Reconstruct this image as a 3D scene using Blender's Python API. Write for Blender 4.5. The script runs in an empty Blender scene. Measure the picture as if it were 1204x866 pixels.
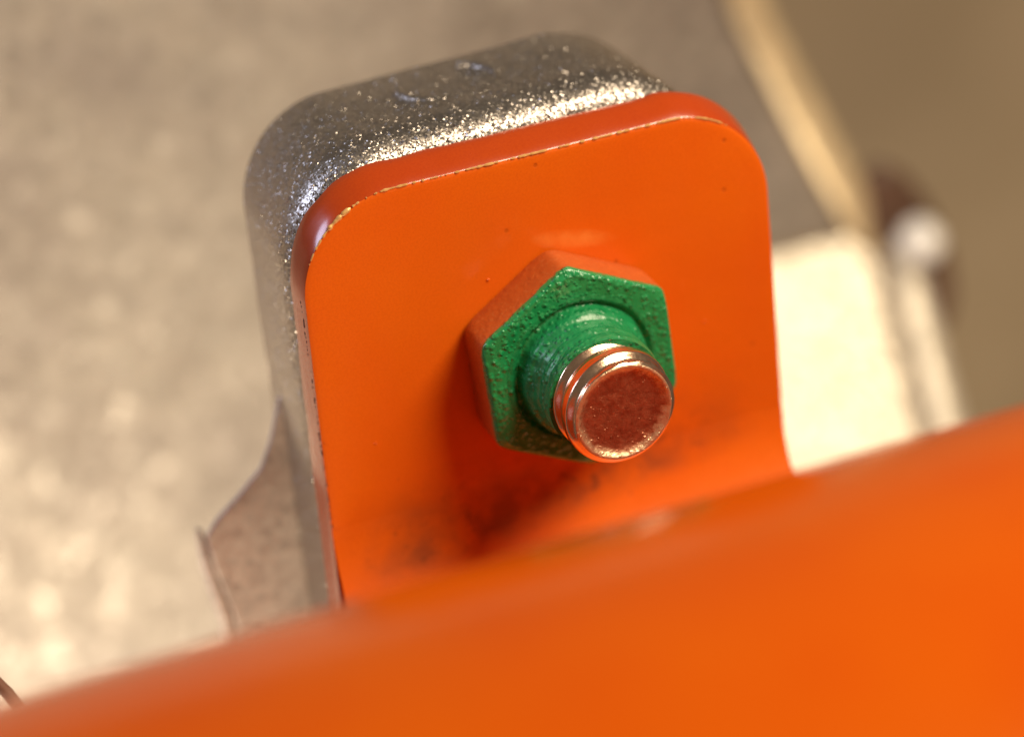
import bpy, bmesh, math, random
from mathutils import Vector, Matrix, noise
random.seed(4)
MM = 0.001
C = bpy.context.scene.collection
S = bpy.context.scene
# Design frame, in millimetres: x along the tab, y up the tab, z out of the tab towards the viewer.
# World: X = x, Y = -z, Z = y, in metres.
def P(x, y, z): return Vector((x*MM, -z*MM, y*MM))

# ---------------------------------------------------------------- camera
R_ = ((0.92417097, -0.0879744, 0.37171028), (0.24835812, 0.87773944, -0.40974591), (-0.29021762, 0.47099254, 0.83303047))
t_ = (3.23192198, 1.45334917, -180.0)
pos = [-(R_[0][i]*t_[0] + R_[1][i]*t_[1] + R_[2][i]*t_[2]) for i in range(3)]
cd = bpy.data.cameras.new('camera'); cam = bpy.data.objects.new('camera', cd); C.objects.link(cam)
ax = [(r[0], -r[2], r[1]) for r in R_]
M = Matrix(((ax[0][0], ax[1][0], ax[2][0]), (ax[0][1], ax[1][1], ax[2][1]), (ax[0][2], ax[1][2], ax[2][2]))).to_4x4()
M.translation = P(*pos)
cam.matrix_world = M
cd.sensor_width = 36; cd.lens = 95.26
cd.clip_start = 0.005; cd.clip_end = 5
cd.dof.use_dof = True; cd.dof.focus_distance = 0.1715; cd.dof.aperture_fstop = 15.5
S.camera = cam

# ---------------------------------------------------------------- light
W = bpy.data.worlds.new('World'); S.world = W; W.use_nodes = True
W.node_tree.nodes['Background'].inputs[0].default_value = (1.0, 0.82, 0.62, 1)
W.node_tree.nodes['Background'].inputs[1].default_value = 0.13
def lamp(name, p, target, size, power, col):
    l = bpy.data.lights.new(name, 'AREA'); l.shape = 'DISK'; l.size = size*MM; l.energy = power; l.color = col
    o = bpy.data.objects.new(name, l); C.objects.link(o); o.location = P(*p)
    d = P(*target) - o.location
    o.rotation_euler = d.to_track_quat('-Z', 'Y').to_euler()
    return o
lamp('key_lamp', (98, 170, 94), (0, 0, 0), 115, 0.76, (1.0, 0.83, 0.60))
lamp('low_warm_fill', (-58, -172, 13), (-42, -80, -75), 60, .56, (1.0, 0.84, 0.62))  # unseen fill added to brighten the lower-left housing and the foot
lamp('window_lamp', (-210, 130, -60), (-10, 5, -10), 80, 0.20, (0.66, 0.74, 1.0))
S.view_settings.view_transform = 'Standard'; S.view_settings.look = 'None'
S.view_settings.exposure = 0; S.view_settings.gamma = 1
S.cycles.use_denoising = True
S.cycles.max_bounces = 8
S.cycles.caustics_reflective = False

# ---------------------------------------------------------------- materials
class Mat:
    def __init__(s, name):
        s.m = bpy.data.materials.new(name); s.m.use_nodes = True
        s.t = s.m.node_tree; s.b = s.t.nodes['Principled BSDF']
        tc = s.n('ShaderNodeTexCoord'); mp = s.n('ShaderNodeMapping'); mp.inputs['Scale'].default_value = (1000,)*3
        s.l(tc.outputs['Object'], mp.inputs[0]); s.co = mp.outputs[0]          # millimetres
    def n(s, k, **kw):
        x = s.t.nodes.new(k)
        for a, v in kw.items(): setattr(x, a, v)
        return x
    def l(s, a, b): s.t.links.new(a, b)
    def set(s, **kw):
        for k, v in kw.items():
            i = s.b.inputs[k.replace('_', ' ')]
            if hasattr(v, 'is_output'): s.l(v, i)
            else: i.default_value = (*v, 1) if isinstance(v, tuple) and len(v) == 3 and i.type == 'RGBA' else v
        return s
    def noise(s, scale, detail=3, rough=.5, dist=0, co=None):
        x = s.n('ShaderNodeTexNoise'); s.l(co or s.co, x.inputs['Vector'])
        x.inputs['Scale'].default_value = scale; x.inputs['Detail'].default_value = detail
        x.inputs['Roughness'].default_value = rough; x.inputs['Distortion'].default_value = dist
        return x.outputs['Fac']
    def scaled(s, v):
        mp = s.n('ShaderNodeMapping'); mp.inputs['Scale'].default_value = v; s.l(s.co, mp.inputs[0]); return mp.outputs[0]
    def vor(s, scale, feature='F1', co=None):
        x = s.n('ShaderNodeTexVoronoi'); x.feature = feature; s.l(co or s.co, x.inputs['Vector']); x.inputs['Scale'].default_value = scale
        return x
    def ramp(s, f, *st):
        x = s.n('ShaderNodeValToRGB'); s.l(f, x.inputs[0]); e = x.color_ramp.elements
        while len(e) < len(st): e.new(.5)
        for q, (p, c) in zip(e, st):
            q.position = p; q.color = (c, c, c, 1) if not isinstance(c, tuple) else (*c, 1)
        return x.outputs[0]
    def math(s, op, a, b=0.0, c=0.0):
        x = s.n('ShaderNodeMath', operation=op)
        for i, v in enumerate((a, b, c)):
            if hasattr(v, 'is_output'): s.l(v, x.inputs[i])
            else: x.inputs[i].default_value = v
        return x.outputs[0]
    def mix(s, f, a, b, mode='MIX'):
        x = s.n('ShaderNodeMix', data_type='RGBA', blend_type=mode)
        for i, v in ((0, f), (6, a), (7, b)):
            if hasattr(v, 'is_output'): s.l(v, x.inputs[i])
            else: x.inputs[i].default_value = (*v, 1) if isinstance(v, tuple) else v
        return x.outputs[2]
    def bump(s, h, dist_mm, strength=1, normal=None):
        x = s.n('ShaderNodeBump'); s.l(h, x.inputs['Height']); x.inputs['Distance'].default_value = dist_mm*MM
        x.inputs['Strength'].default_value = strength
        if normal is not None: s.l(normal, x.inputs['Normal'])
        return x.outputs[0]
    def xyz(s):
        x = s.n('ShaderNodeSeparateXYZ'); s.l(s.co, x.inputs[0]); return x.outputs   # world-like: X=x, Y=-z, Z=y
    def flakes(s, scale, amount, normal=None):
        v = s.vor(scale); g = s.n('ShaderNodeNewGeometry')
        a = s.n('ShaderNodeVectorMath', operation='SUBTRACT'); s.l(v.outputs['Color'], a.inputs[0]); a.inputs[1].default_value = (.5, .5, .5)
        b = s.n('ShaderNodeVectorMath', operation='SCALE'); s.l(a.outputs[0], b.inputs[0]); 
        if hasattr(amount, 'is_output'): s.l(amount, b.inputs['Scale'])
        else: b.inputs['Scale'].default_value = amount
        c = s.n('ShaderNodeVectorMath', operation='ADD'); s.l(b.outputs[0], c.inputs[0]); s.l(normal or g.outputs['Normal'], c.inputs[1])
        d = s.n('ShaderNodeVectorMath', operation='NORMALIZE'); s.l(c.outputs[0], d.inputs[0])
        return d.outputs[0]

def orange_paint(name, base=(.80, .150, .005), grime_shade=False, rough=.33, coat=.35):
    m = Mat(name)
    lo = m.noise(.10, 2); hi = m.noise(7, 2)
    c = m.mix(m.ramp(lo, (.35, 0.), (.7, 1.)), base, (base[0]*.96, base[1]*.84, base[2]))
    c = m.mix(m.math('MULTIPLY', m.ramp(hi, (.35, 1.), (.6, 0.)), .26), c, (base[0]*.74, base[1]*.5, base[2]*.5))
    sp = m.vor(.55)                                             # rare tiny pits and specks
    pit = m.ramp(sp.outputs['Distance'], (.0, 1.), (.07, 1.), (.1, 0.))
    sel = m.ramp(m.noise(.45, 0), (.56, 0.), (.6, 1.))
    pit = m.math('MULTIPLY', pit, sel)
    c = m.mix(m.math('MULTIPLY', pit, .3), c, (.16, .02, .004))
    r = m.math('ADD', m.math('MULTIPLY', m.noise(.6, 4), .14), rough-.05)
    if grime_shade:                                                    # soot-like grime along the bend under the nut, with lower-tab shade painted in
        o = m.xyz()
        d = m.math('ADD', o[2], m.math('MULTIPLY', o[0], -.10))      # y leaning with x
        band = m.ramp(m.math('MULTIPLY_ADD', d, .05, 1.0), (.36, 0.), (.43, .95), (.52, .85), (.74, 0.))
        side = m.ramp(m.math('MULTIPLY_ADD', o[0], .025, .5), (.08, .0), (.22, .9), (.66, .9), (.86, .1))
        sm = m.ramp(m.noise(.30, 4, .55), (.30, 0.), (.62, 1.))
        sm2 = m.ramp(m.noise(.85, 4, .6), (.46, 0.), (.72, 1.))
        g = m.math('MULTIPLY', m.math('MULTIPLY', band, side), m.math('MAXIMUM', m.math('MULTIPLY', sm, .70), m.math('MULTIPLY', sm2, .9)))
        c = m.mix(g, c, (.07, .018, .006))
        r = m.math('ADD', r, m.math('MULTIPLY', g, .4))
        # a pale reflection streak painted above the nut and long fine scuffs
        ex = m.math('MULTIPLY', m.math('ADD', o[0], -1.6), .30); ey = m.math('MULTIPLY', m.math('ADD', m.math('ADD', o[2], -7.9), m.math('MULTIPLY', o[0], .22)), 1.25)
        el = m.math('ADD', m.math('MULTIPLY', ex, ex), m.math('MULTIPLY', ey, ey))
        refl = m.math('MULTIPLY', m.ramp(el, (.0, .55), (.9, 0.)), m.ramp(m.noise(.9, 4), (.3, .3), (.65, 1.)))
        c = m.mix(refl, c, (.92, .34, .07))
        scf = m.ramp(m.noise(.5, 5, .7, 0, m.scaled((5, 1, .35))), (.66, 0.), (.74, 1.))
        c = m.mix(m.math('MULTIPLY', scf, .12), c, (.95, .40, .12)); r = m.math('ADD', r, m.math('MULTIPLY', scf, .12))
    n = m.bump(m.noise(.35, 2), .06, .5)
    n = m.bump(m.noise(9, 2), .004, .5, n)
    n = m.bump(m.math('MULTIPLY', pit, -1.), .03, .6, n)
    m.set(Base_Color=c, Roughness=r, Normal=n, Coat_Weight=coat, Coat_Roughness=.12)
    return m

def silver_paint(name, base, amount, cell, rough=.38, metallic=.85, mottle=.3, relief=.05, cloud=0):
    m = Mat(name)
    a = m.noise(.16, 4, .6); b = m.noise(.9, 3)
    f = m.math('ADD', m.math('MULTIPLY', m.ramp(a, (.3, 0.), (.72, 1.)), .7), m.math('MULTIPLY', b, .3))
    c = m.mix(f, tuple(x*(1-mottle) for x in base), base)
    if cloud: c = m.mix(m.math('MULTIPLY', m.ramp(m.noise(.045, 3, .55), (.38, 1.), (.62, 0.)), cloud), c, tuple(x*k for x, k in zip(base, (.66, .64, .66))))
    c = m.mix(m.math('MULTIPLY', m.ramp(m.vor(cell).outputs['Color'], (.0, 1.), (.5, 0.)), .5), c, tuple(x*.35 for x in base))
    nn = m.bump(m.noise(1.1, 3), relief, .6)
    if amount is None:
        amount = m.math('ADD', .26, m.math('MULTIPLY', m.ramp(m.vor(cell*.93).outputs['Color'], (.50, 0.), (.56, 1.)), 1.05))
    n = m.flakes(cell, amount, nn)
    r = m.math('ADD', rough-.1, m.math('MULTIPLY', b, .2))
    m.set(Base_Color=c, Metallic=metallic, Roughness=r, Normal=n)
    return m

M_orange = orange_paint('orange_paint', grime_shade=True).m
_t = orange_paint('orange_tube_paint', base=(.52, .086, .001), rough=.18, coat=0); _t.set(Specular_IOR_Level=.2); M_tube = _t.m
M_bend = orange_paint('orange_bend_paint', grime_shade=True, rough=.40, coat=.07).m
M_rim = orange_paint('orange_rim_paint', base=(.42, .050, .002), rough=.22, coat=.5).m

m = Mat('worn_gold_edge'); k = m.noise(2.5, 3)
M_gold = m.set(Base_Color=m.mix(k, (.95, .66, .25), (.55, .25, .06)), Metallic=.3, Roughness=.4, Normal=m.bump(k, .03)).m

M_lug = silver_paint('glitter_silver_paint', (.54, .485, .44), None, 9.0, rough=.36, metallic=1.0, mottle=.15).m
M_house = silver_paint('champagne_silver_paint', (.50, .45, .39), .30, .8, rough=.5, metallic=.35, mottle=.20, relief=.06, cloud=.8).m
M_foot = silver_paint('cast_silver_paint', (.90, .80, .68), .06, 1.6, rough=.6, metallic=.0, mottle=.08, relief=.004).m
M_step = silver_paint('bright_metal_panel', (.80, .73, .60), .25, 1.6, rough=.42, metallic=.4, mottle=.08).m
M_rib = silver_paint('tan_metal_rib', (.92, .74, .46), .2, 1.6, rough=.45, metallic=.4, mottle=.15).m

m = Mat('dark_gap'); M_gap = m.set(Base_Color=m.mix(m.noise(.5), (.42, .29, .15), (.32, .22, .12)), Roughness=.7).m

# green paint over the nut, orange-brown overspray left on its flanks
m = Mat('green_nut_paint'); o = m.xyz()
depth = m.math('MULTIPLY', o[1], -1.)
edge = m.math('ADD', depth, m.math('MULTIPLY', m.math('SUBTRACT', m.noise(1.1, 3), .5), .7))
g = m.ramp(m.math('MULTIPLY', edge, .2), (.635, 0.), (.665, 1.))
gn = m.mix(m.noise(.8, 3), (.006, .20, .055), (.016, .34, .11))
br = m.mix(m.noise(1.2, 4, .6), (.56, .115, .014), (.40, .08, .016))
br = m.mix(m.math('MULTIPLY', m.ramp(m.noise(5, 4, .7), (.55, 0.), (.75, 1.)), .5), br, (.72, .34, .12))
v1 = m.vor(1.9, 'F1'); v2 = m.vor(3.3, 'F1')
hgt = m.math('ADD', m.math('MULTIPLY', m.ramp(v1.outputs['Distance'], (.05, 1.), (.50, 0.)), .5), m.math('MULTIPLY', m.ramp(v2.outputs['Distance'], (.05, 1.), (.40, 0.)), .3))
hgt = m.math('ADD', hgt, m.math('MULTIPLY', m.noise(.8, 1), .6))
hgt = m.math('MULTIPLY', hgt, m.math('MULTIPLY_ADD', g, .8, .2))
n1 = m.bump(hgt, .24, .8); n1 = m.bump(m.noise(4.5, 3, .6), .022, .6, n1)
M_green = m.set(Base_Color=m.mix(g, br, gn), Roughness=m.math('ADD', .24, m.math('MULTIPLY', m.math('SUBTRACT', 1., g), .25)),
                Coat_Weight=m.math('MULTIPLY', g, .65), Coat_Roughness=.10, Normal=n1).m
m = Mat('green_thread_paint')
hh = m.math('ADD', m.noise(1.2, 2), m.math('MULTIPLY', m.ramp(m.vor(2.1).outputs['Distance'], (.05, 1.), (.45, 0.)), .45))
M_greenb = m.set(Base_Color=m.mix(m.noise(.9), (.005, .16, .045), (.012, .28, .09)), Roughness=.38, Coat_Weight=.35, Coat_Roughness=.2,
                 Normal=m.bump(hh, .28, .8)).m

m = Mat('copper_toned_steel'); sc = m.noise(2.2, 5, .65); fn = m.noise(10, 2, .6, co=m.scaled((1, .25, 1)))
M_bolt = m.set(Base_Color=m.mix(sc, (.86, .50, .33), (.95, .72, .52)), Metallic=1., Roughness=m.math('ADD', .10, m.math('MULTIPLY', sc, .2)),
               Normal=m.bump(fn, .006, .4, m.bump(sc, .04, .35))).m
m = Mat('bolt_end_metal'); sc = m.noise(1.6, 5, .7); o = m.xyz()
sp = m.vor(3.0); lumps = m.ramp(sp.outputs['Distance'], (.0, 1.), (.28, 0.)); selm = m.ramp(m.noise(1.9, 1), (.52, 0.), (.62, 1.))
rad = m.math('SQRT', m.math('ADD', m.math('MULTIPLY', o[0], o[0]), m.math('MULTIPLY', o[2], o[2])))
wr = m.ramp(m.math('MULTIPLY', m.math('ADD', rad, m.math('MULTIPLY', m.math('SUBTRACT', m.noise(1.5, 5, .7), .5), 1.4)), .25), (.66, 0.), (.76, 1.))
h = m.math('ADD', sc, m.math('MULTIPLY', lumps, m.math('MULTIPLY', selm, .8)))
M_end = m.set(Base_Color=m.mix(wr, m.mix(m.ramp(sc, (.35, 0.), (.65, 1.)), (.44, .15, .08), (.66, .28, .16)), (.98, .74, .48)), Metallic=.9, Roughness=.36, Normal=m.bump(m.noise(4, 3, .6), .05, .7, m.bump(h, .12, .7))).m

m = Mat('polished_steel'); M_pol = m.set(Base_Color=(.96, .94, .90), Metallic=.0, Coat_Weight=1., Roughness=.3, Normal=m.bump(m.noise(1.5), .02)).m
m = Mat('dark_rubber'); M_rub = m.set(Base_Color=m.mix(m.noise(.8), (.085, .045, .028), (.13, .07, .045)), Roughness=.55).m
m = Mat('cable_sheath'); M_cab = m.set(Base_Color=m.mix(m.noise(.8), (.16, .07, .045), (.24, .12, .08)), Roughness=.5).m
m = Mat('brown_backdrop'); k = m.noise(.012, 3)
M_back = m.set(Base_Color=m.mix(m.ramp(k, (.35, 0.), (.65, 1.)), (.40, .30, .18), (.56, .43, .28)), Roughness=.8).m

# ---------------------------------------------------------------- mesh helpers
def obj(name, bm, mats, parent=None, smooth=True, angle=35):
    me = bpy.data.meshes.new(name)
    bmesh.ops.recalc_face_normals(bm, faces=bm.faces)
    bm.to_mesh(me); bm.free()
    for q in (mats if isinstance(mats, (list, tuple)) else [mats]): me.materials.append(q)
    if smooth:
        me.polygons.foreach_set('use_smooth', [True]*len(me.polygons)); me.set_sharp_from_angle(angle=math.radians(angle))
    o = bpy.data.objects.new(name, me); C.objects.link(o)
    if parent: o.parent = parent
    return o
def empty(name, p):
    o = bpy.data.objects.new(name, None); C.objects.link(o); o.empty_display_size = .005
    return o                       # kept at the origin: parts are modelled in place
def tag(o, label, cat, group=None, kind=None):
    if label: o['label'] = label
    if cat: o['category'] = cat
    if group: o['group'] = group
    if kind: o['kind'] = kind
    return o
def rings(bm, rr, closed=True, cap0=False, cap1=False):
    vs = [[bm.verts.new(P(*p)) for p in r] for r in rr]
    n = len(rr[0])
    for a, b in zip(vs, vs[1:]):
        for i in range(n if closed else n-1):
            j = (i+1) % n
            bm.faces.new((a[i], a[j], b[j], b[i]))
    if cap0: bm.faces.new(vs[0])
    if cap1: bm.faces.new(list(reversed(vs[-1])))
    return vs
def revolve(bm, prof, n=96, cx=0, cy=0):
    vs = [[bm.verts.new(P(cx+r*math.cos(2*math.pi*i/n), cy+r*math.sin(2*math.pi*i/n), z)) for i in range(n)] for r, z in prof]
    for a, b in zip(vs, vs[1:]):
        for i in range(n):
            j = (i+1) % n; bm.faces.new((a[i], a[j], b[j], b[i]))
    return vs
def tubepath(bm, pts, rad, n=10):
    rr = []
    for i, p in enumerate(pts):
        a = Vector(pts[max(i-1, 0)]); b = Vector(pts[min(i+1, len(pts)-1)]); d = (b-a).normalized()
        u = d.orthogonal() if i == 0 else (u - d*u.dot(d)); u.normalize(); w = d.cross(u)
        r = rad[i] if isinstance(rad, list) else rad
        rr.append([tuple(Vector(p)+(u*math.cos(2*math.pi*k/n)+w*math.sin(2*math.pi*k/n))*r) for k in range(n)])
    rings(bm, rr, cap0=True, cap1=True)

# ---------------------------------------------------------------- backdrop
bm = bmesh.new(); q = 8
rings(bm, [[(-500+1100*i/12, -420+470*j/q, -185-25*math.sin(j/q*3)) for i in range(13)] for j in range(q+1)], closed=False)
tag(obj('background_wall', bm, M_back), 'blurred brown wall far behind the silver housing', None, kind='structure')

# ---------------------------------------------------------------- silver housing behind
hs = tag(empty('silver_housing', (0, 0, 0)), 'blurred champagne silver metal housing with ribbed right edge, spread behind the orange tab', 'housing')
def slab(pts, z, th, bev=.8):
    """closed outline (x, y) at depth z, thickness th backwards, rounded front edge"""
    bm = bmesh.new(); c = Vector((sum(p[0] for p in pts)/len(pts), sum(p[1] for p in pts)/len(pts)))
    f = [bm.verts.new(P(x, y, z)) for x, y in pts]; b = [bm.verts.new(P(x, y, z-th)) for x, y in pts]
    fe = bm.faces.new(f); bm.faces.new(list(reversed(b)))
    for i in range(len(pts)):
        j = (i+1) % len(pts); bm.faces.new((f[i], b[i], b[j], f[j]))
    bmesh.ops.recalc_face_normals(bm, faces=bm.faces)
    bmesh.ops.bevel(bm, geom=list(fe.edges), offset=bev*MM, segments=4, affect='EDGES', profile=.5)
    return bm
# upper panel: a broad plate whose right edge slants down
bm = slab([(-160, 24), (34, 24), (49.0, -9.6), (61.8, -38.2), (40, -38.4), (40, -150), (-160, -150)], -75, 3, 1.0)
obj('back_panel', bm, M_house, hs)
# lower right: the panel kinks towards the viewer and faces up
a = math.radians(41); dy, dz = -math.cos(a), math.sin(a)
K = lambda x, s, h=0: (x, -38.5 + dy*s + math.sin(a)*h, -75 + dz*s + math.cos(a)*h)
bm = bmesh.new()
top = [(39, 0), (62.2, 0), (60.3, 21), (56.8, 44), (39, 44)]
fr = [K(x, s, 0) for x, s in top]; bk = [K(x, s, -2) for x, s in top]
f = [bm.verts.new(P(*p)) for p in fr]; b = [bm.verts.new(P(*p)) for p in bk]
bm.faces.new(f); bm.faces.new(b[::-1])
for i in range(5): j = (i+1) % 5; bm.faces.new((f[i], b[i], b[j], f[j]))
obj('sloping_panel', bm, M_step, hs)
# groove strip and edge ribs
def rib(pts, w, h, name, mat, label=None):
    bm = bmesh.new(); rr = []
    for (x, y, z, ny, nz) in pts:
        r = []
        for k in range(9):
            t = math.pi*k/8; cx = -math.cos(t)*w/2; ch = math.sin(t)**.6*h if 0 < k < 8 else 0
            r.append((x+cx, y+ny*ch, z+nz*ch))
        rr.append(r)
    rings(bm, rr, closed=True, cap0=True, cap1=True)
    o = obj(name, bm, mat, hs)
    if label: o['label'] = label
sa, ca = math.sin(a), math.cos(a)
rib([(46.6, 2, -75.0, 0, 1), (50.6, -12, -75, 0, 1), (58.9, -30.5, -75, 0, 1), (62.6, -38.3, -75, 0, 1), (63.9, -41.0, -74.6, 0, 1)], 4.2, 1.6, 'edge_rib', M_rib, 'tan blurred edge rib running down to the bright panel')
def kp(x, s, h): p = K(x, s, h); return (p[0], p[1], p[2], sa, ca)
rib([kp(65.6, -.5, 0), kp(64.4, 12, 0), kp(63.2, 24, 0), kp(61.0, 44, 0)], 3.8, 1.2, 'edge_rib', M_step, 'pale cream edge rib right of the dark groove')
rib([kp(63.2, -.5, -1.4), kp(62.0, 12, -1.4), kp(60.8, 24, -1.4), kp(58.4, 44, -1.4)], 2.6, .2, 'groove', M_gap)

# small dome screw and its rubber washer on the edge
ds = tag(empty('dome_screw', (0, 0, 0)), 'small shiny dome headed screw glinting at the right edge of the silver housing', 'screw')
bm = bmesh.new(); revolve(bm, [(.01, 4.0), (.6, 3.92), (1.2, 3.65), (1.8, 3.1), (2.2, 2.4), (2.45, 1.5), (2.45, .4), (1.0, .35), (.9, -3)], 32)
o = obj('screw_head', bm, M_pol, ds); o.scale = (.95, .95, .95); o.location = P(66.4, -38.8, -72)
bm = bmesh.new(); revolve(bm, [(1.4, .3), (2.6, .5), (4.3, .1), (4.8, -.8), (4.6, -2.2), (1.4, -2.4)], 40)
o = obj('rubber_washer', bm, M_rub, ds); o.scale = (.85, 1, 2.3); o.location = P(66.8, -41.2, -73.4); o.rotation_euler = (0, math.radians(-20), 0)

# ---------------------------------------------------------------- outlines shared by tab and lug
def arc(cx, cy, r, a0, a1, n):
    return [(cx+r*math.cos(math.radians(a0+(a1-a0)*i/n)), cy+r*math.sin(math.radians(a0+(a1-a0)*i/n))) for i in range(n+1)]
def line(a, b, n): return [(a[0]+(b[0]-a[0])*i/n, a[1]+(b[1]-a[1])*i/n) for i in range(1, n)]
YB = -9.0
L = arc(-10.3, 7.55, 6.6, 180, 90, 18); Rr = arc(8.9, 7.35, 6.8, 90, 2, 18)
tab = [(-17.25, YB)] + line((-17.25, YB), L[0], 24) + L + line(L[-1], Rr[0], 30) + Rr + line(Rr[-1], (16.0, YB), 24) + [(16.0, YB)]
def normals(pts):
    out = []
    for i in range(len(pts)):
        a = pts[max(i-1, 0)]; b = pts[min(i+1, len(pts)-1)]
        d = Vector((b[0]-a[0], b[1]-a[1])).normalized(); out.append((-d.y, d.x))
    return out
tn = normals(tab)
def rimw(nx, ny): return .12 + .75*max(ny, 0)**1.3 + (.1 if nx > 0 else 0)
def off(pts, nn, k, wf=rimw): return [(x+nx*k*wf(nx, ny), y+ny*k*wf(nx, ny)) for (x, y), (nx, ny) in zip(pts, nn)]

# ---------------------------------------------------------------- silver lug behind the tab
lug = tag(empty('mounting_lug', (0, 0, 0)), 'rounded lug in glittery silver paint directly behind the orange tab', 'lug')
LL = arc(-9.9, 8.2, 7.1, 180, 90, 20); LR = arc(5.8, 7.4, 8.4, 90, 0, 20)
lo = [(-17.2, -45)] + line((-17.2, -45), LL[0], 30) + LL + line(LL[-1], LR[0], 24) + LR + line(LR[-1], (14.4, -45), 30) + [(14.4, -45)]
ln = normals(lo)
bm = bmesh.new(); rr = []
prof = [(-.0, -16.9, 1.6), (0, -16.6, .9), (0, -16.0, .3), (0, -15.0, 0)] + [(0, z, 0) for z in (-11, -9, -7)] + \
       [(0, -5.8, 0)] + [(0, -5.8+3.15*math.sin(math.radians(t)), 2.0*(1-math.cos(math.radians(t)))) for t in (12, 24, 36, 48, 60, 72, 90)]
for _, z, ins in prof:
    taper = .35*(z+2.6)/12.8*-1; lift = .75*(z+15)/12.4
    ring = []
    for (x, y), (nx, ny) in zip(lo, ln):
        k = ins + max(0, -nx)*taper*2.0
        wob = .10*noise.noise(Vector((x*.14, y*.14, z*.12)))
        ring.append((x-nx*k+nx*wob, y-ny*k+ny*wob+max(ny, 0)*lift, z))
    rr.append(ring)
rings(bm, rr, closed=True, cap0=True, cap1=True)
obj('lug_body', bm, M_lug, lug, angle=50)
# raised casting mark on the top face: a low ring
bm = bmesh.new(); pts = []
for i in range(33):
    t = math.radians(-60+250*i/32); pts.append((-2.4+3.4*math.cos(t), 15.62+.0*t, -10.6+3.0*math.sin(t)))
tubepath(bm, pts, .42, 10); obj('cast_ring', bm, M_lug, lug)
# flared foot at lower left
foot = [(-14.0, -2), (-16.6, -5), (-17.6, -8.0), (-18.6, -10), (-20.4, -11.6), (-22.2, -13.0), (-23.2, -14.2), (-22.9, -17), (-22.1, -21), (-21.7, -26), (-21.7, -48), (8, -48), (8, 0)]
obj('flared_foot', slab(foot, -12, .3, .12), M_foot, lug, angle=80)
bm = bmesh.new(); tubepath(bm, [(-23.4, -14.2, -13.4), (-23.1, -17, -13.4), (-22.4, -22, -13.4), (-22.0, -40, -13.4)], [.2, .6, .6, .6], 12)
obj('foot_ridge', bm, M_foot, lug)
obj('stem', slab([(0, -46), (14, -46), (14, -75), (0, -75)], -12, 62, 1), M_house, lug)

# ---------------------------------------------------------------- orange frame: tab, bend, tube
fr = tag(empty('orange_frame', (0, 0, 0)), 'glossy orange painted steel frame, its round cornered tab standing behind a thick blurred tube', 'frame')
bm = bmesh.new()
# face as concentric strips so the paint can swell softly towards its edge
cx, cy = -.6, 1.5
def lerp(p, k): return (p[0]+(cx-p[0])*k, p[1]+(cy-p[1])*k)
full = tab + line(tab[-1], tab[0], 40)
ring_list = []
for k, z in ((0, -.03), (.006, .0), (.02, .02), (.05, .02), (.2, .01), (.45, .0), (.7, 0), (.9, 0)):
    ring_list.append([(*lerp(p, k), z if i < len(tab) else 0.0) for i, p in enumerate(full)])
    if k: ring_list[-1] = [(q[0], min(q[1], q[1]) if i < len(tab) else q[1], q[2]) for i, q in enumerate(ring_list[-1])]
rings(bm, ring_list, closed=True, cap1=True)
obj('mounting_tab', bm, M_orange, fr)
tabo = C.objects['mounting_tab']
bm = bmesh.new(); rr = []
# the painted rim: outline carried on down past the bend
ext = [(-17.5, -30), (-17.4, -20)] + tab + [(16.4, -20), (16.8, -30)]; en = normals(ext)
jit = [1+.10*noise.noise(Vector((x*.5, y*.5, 0))) for x, y in ext]
for k, z in ((0, -.04), (.1, -.12), (.45, -.75), (.8, -1.45), (.97, -1.9), (1.02, -2.2), (.98, -2.6), (-2, -2.62)):
    rr.append([(x, y, z*j) for (x, y), j in zip(off(ext, en, k), jit)])
rings(bm, rr, closed=False)
o = obj('painted_rim', bm, M_rim, fr, angle=60); o['label'] = 'darker red orange rim of the tab'
# back plate of the tab
bm = bmesh.new(); rings(bm, [[(x, y, -2.5) for x, y in ext]], cap0=True)
bm.verts.ensure_lookup_table(); obj('tab_back', bm, M_rim, fr)
# bend running forward into the tube
bm = bmesh.new(); rr = []
RB = 10.5
for j in range(25):
    if j <= 18: t = math.radians(90*j/18); y = YB-RB*math.sin(t); z = RB*(1-math.cos(t))
    else: y = YB-RB; z = RB+(j-18)*2.0
    fl = max(0, j-4)/20
    xl, xr = -17.25-.3*fl, 16.0+1.6*fl**1.3
    rr.append([(xl+(xr-xl)*i/30, y, z) for i in range(31)])
rings(bm, rr, closed=False)
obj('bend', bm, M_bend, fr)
# big tube in the foreground
bm = bmesh.new(); rr = []; TY, TZ, TR = -24.9, 57.1, 40.0
for i in range(61):
    x = -330+660*i/60
    rr.append([(x, TY+TR*math.cos(2*math.pi*k/128), TZ+TR*math.sin(2*math.pi*k/128)) for k in range(128)])
rings(bm, rr, cap0=True, cap1=True); obj('tube', bm, M_tube, fr)
# worn line where paint has chipped off the edge of the tab face
bm = bmesh.new(); n0 = 25; seg = []
def emit(seg):
    if len(seg) > 1: tubepath(bm, [s[:3] for s in seg], [s[3] for s in seg], 6)
fine = []
for i in range(14, len(tab)-1):
    for s in range(8):
        f = s/8; fine.append((tab[i][0]*(1-f)+tab[i+1][0]*f, tab[i][1]*(1-f)+tab[i+1][1]*f, i, tn[i]))
for x, y, i, (nx, ny) in fine:
    w = noise.noise(Vector((x*1.1, y*1.1, 3.3)))*.8+noise.noise(Vector((x*4, y*4, 1)))*1.1-.1
    strong = min(1, max(0, (ny-.15)*2.2)) if nx < .3 else max(0, 1-(nx-.3)*2.2)
    r = min(.095, (.062+.08*w)*strong)
    if strong > 0 and nx < -.45 and nx > -.75: r *= 1.7
    if r > .03: seg.append((x+nx*.02, y+ny*.02, .0, r))
    else: emit(seg); seg = []
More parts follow.
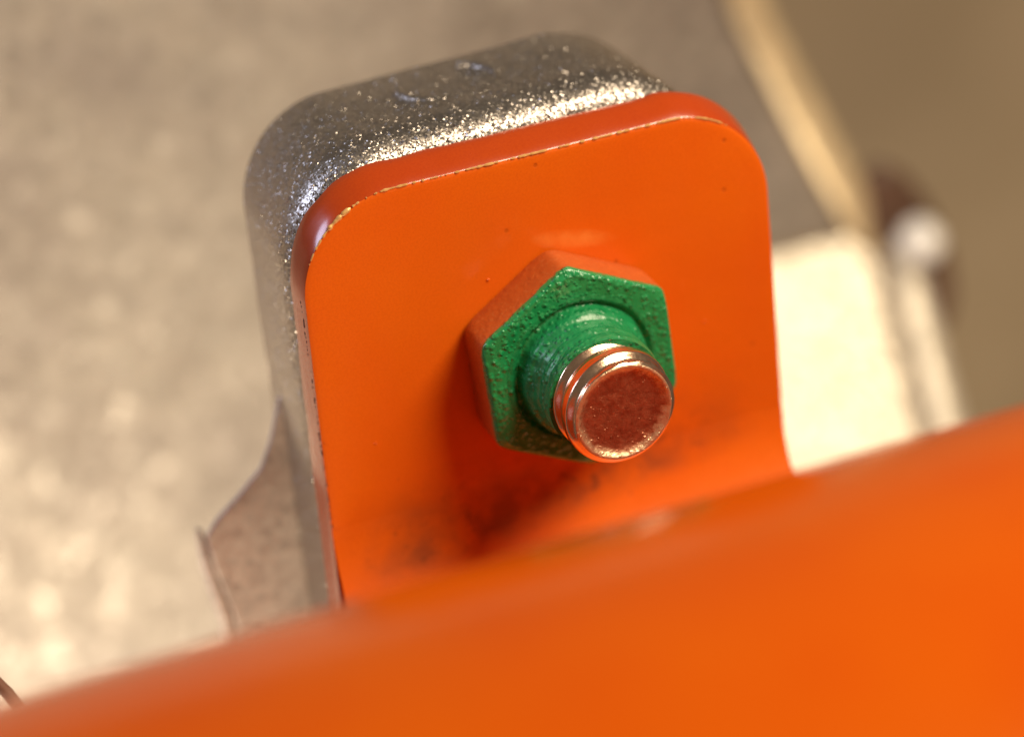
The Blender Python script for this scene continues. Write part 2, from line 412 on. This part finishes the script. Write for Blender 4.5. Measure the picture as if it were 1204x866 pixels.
emit(seg); o = obj('worn_edge', bm, M_gold, tabo); o['label'] = 'thin worn golden line along the edge of the tab'
# thin dark crevice flecks down the left edge
bm = bmesh.new()
for k in range(45):
    y = -11+19*random.random(); x = -17.2 + .05*random.random(); s = .03+.06*random.random()
    tubepath(bm, [(x, y-s*2, -.02), (x, y, .0), (x, y+s*2, -.02)], [.02, s*.7, .02], 5)
mc = Mat('dark_chip'); mc.set(Base_Color=mc.mix(mc.noise(2), (.10, .02, .01), (.03, .012, .01)), Roughness=.7)
o = obj('edge_chip', bm, mc.m, tabo); o['kind'] = 'stuff'; o['label'] = 'tiny dark chips along the left edge'
# paint nibs on the face
for (x, y, r) in ((-5.9, 1.0-2.6, .16), (-4.6, 6.2, .10), (-13.5, -3.4, .08), (10.5, -1.0, .09)):
    bm = bmesh.new(); bmesh.ops.create_uvsphere(bm, u_segments=12, v_segments=8, radius=r*MM)
    bmesh.ops.translate(bm, verts=bm.verts, vec=P(x, y, 0)); obj('paint_nib', bm, M_orange, tabo)

# ---------------------------------------------------------------- nut
nut = tag(empty('hex_nut', (0, 0, 0)), 'hexagonal nut with lumpy green painted face and orange stained flanks', 'nut')
TH = -26.37
HZ = 3.75
def rh(t, a=6.52, p=34):
    s = 0
    for k in range(6):
        c = math.cos(t-math.radians(TH+30+60*k))
        if c > 0: s += (c/a)**p
    return s**(-1/p)
bm = bmesh.new(); N = 288; rr = []
def zb(r): return max(0.10, (r-6.9)*.6)
def mk(f): return [f(2*math.pi*i/N) for i in range(N)]
def pt(r, t, z): return (r*math.cos(t), r*math.sin(t), z)
rr.append(mk(lambda t: pt(5.9, t, -.02)))
rr.append(mk(lambda t: pt(min(rh(t), 6.3), t, .1)))
rr.append(mk(lambda t: pt(rh(t)-.06, t, zb(rh(t)))))
rr.append(mk(lambda t: pt(rh(t), t, zb(rh(t))+.12)))
for q in (.3, .55, .8): rr.append(mk(lambda t, q=q: pt(rh(t)+.015, t, zb(rh(t))*(1-q)+(HZ-.3)*q)))
def zt(r): return HZ-max(0, (r-6.9))*.35
for d, h in ((0, .26), (.05, .14), (.13, .05), (.25, 0.0)): rr.append(mk(lambda t, d=d, h=h: pt(rh(t)-d, t, zt(rh(t))-h)))
for q in (.12, .3, .5, .75, 1): rr.append(mk(lambda t, q=q: pt((rh(t)-.25)*(1-q)+4.98*q, t, zt((rh(t)-.25)*(1-q)+4.98*q)+.02*math.sin(q*20+t*3))))
rr.append(mk(lambda t: pt(4.9, t, HZ-.4)))
rings(bm, rr); obj('nut_body', bm, M_green, nut, angle=32)
bm = bmesh.new()
prof = [(5.3, HZ+.0), (5.05, HZ+.05), (4.9, HZ-.0), (4.78, HZ-.2), (4.62, HZ-.22), (4.5, HZ-.05), (4.45, HZ+.4), (4.42, HZ+.7), (4.34, HZ+.95), (4.2, HZ+1.05), (4.08, HZ+1.2), (4.02, HZ+1.5), (3.9, HZ+2.3), (3.6, HZ+2.6)]
vs = revolve(bm, prof, 128)
for ring in vs[2:]:
    for v in ring:
        c = v.co/MM; v.co += Vector((c.x, 0, c.z)).normalized()*MM*(.13*noise.noise(Vector((c.x*.55, c.z*.55, c.y)))+.05*noise.noise(c*1.8))
obj('collar', bm, M_greenb, nut, angle=60)

# ---------------------------------------------------------------- bolt
bolt = tag(empty('bolt', (0, 0, 0)), 'threaded bolt with a coppery flat end sticking out through the green nut', 'bolt')
def thread(z0, z1, rc, rt, pitch, name, mat, soft=1.0, endr=None):
    bm = bmesh.new(); n = 144; m_ = int((z1-z0)/.05)
    vs = []
    for j in range(m_+1):
        z = z0+(z1-z0)*j/m_; ring = []
        for i in range(n):
            t = 2*math.pi*i/n
            ph = ((z/pitch - i/n) % 1.0)
            tri = abs(ph*2-1)                    # 1 at root, 0 at crest
            k = min(1, max(0, (tri-.30)/.55)); k = k*k*(3-2*k)
            r = rc-(rc-rt)*k*soft
            if endr is not None:
                e = (z1-z)/.6
                if e < 1: r = min(r, endr+(rc-endr)*math.sin(max(e, 0)*math.pi/2))
            r += .012*noise.noise(Vector((math.cos(t)*6, math.sin(t)*6, z*5)))
            ring.append(bm.verts.new(P(r*math.cos(t), r*math.sin(t), z)))
        vs.append(ring)
    if endr is None: vs.append([bm.verts.new(P((rc-1.2)*math.cos(2*math.pi*i/n), (rc-1.2)*math.sin(2*math.pi*i/n), z1+.08)) for i in range(n)])
    for a_, b_ in zip(vs, vs[1:]):
        for i in range(n): bm.faces.new((a_[i], a_[(i+1) % n], b_[(i+1) % n], b_[i]))
    return obj(name, bm, mat, bolt, angle=60)
ZE = 10.35
o = thread(2.5, 7.6, 3.98, 3.86, 1.25, 'painted_thread', M_greenb); o['label'] = 'green painted length of thread next to the nut'
o = thread(7.0, ZE, 3.78, 3.36, 1.9, 'bare_thread', M_bolt, endr=3.32); o['label'] = 'bare coppery thread'
bm = bmesh.new(); n = 96; rr = []
for j, (r, z) in enumerate([(3.29, 0), (3.2, .06), (3.08, .03), (2.93, -.08), (2.7, -.20), (2.5, -.25), (2.1, -.26), (1.5, -.25), (1.1, -.25), (.7, -.25), (.3, -.25), (.02, -.25)]):
    ring = []
    r *= 3.33/3.29
    for i in range(n):
        t = 2*math.pi*i/n; x, y = r*math.cos(t), r*math.sin(t)
        w = noise.noise(Vector((x*1.6, y*1.6, 5)))*.05 + noise.noise(Vector((x*4, y*4, 9)))*.03
        ring.append((x, y, ZE+z+(w if j else 0)))
    rr.append(ring)
rings(bm, rr, cap1=True); obj('end_face', bm, M_end, bolt, angle=70)

# ---------------------------------------------------------------- thin cable at the lower left corner
bm = bmesh.new(); tubepath(bm, [(-60, 6, -8), (-48, -4, -3), (-42.2, -10.4, -.6), (-40.1, -14.2, 0), (-38, -19, 2), (-35, -30, 4), (-34, -60, 4)], .42, 14)
tag(obj('cable', bm, M_cab), 'thin brown cable crossing the bottom left corner in front of the housing', 'cable')
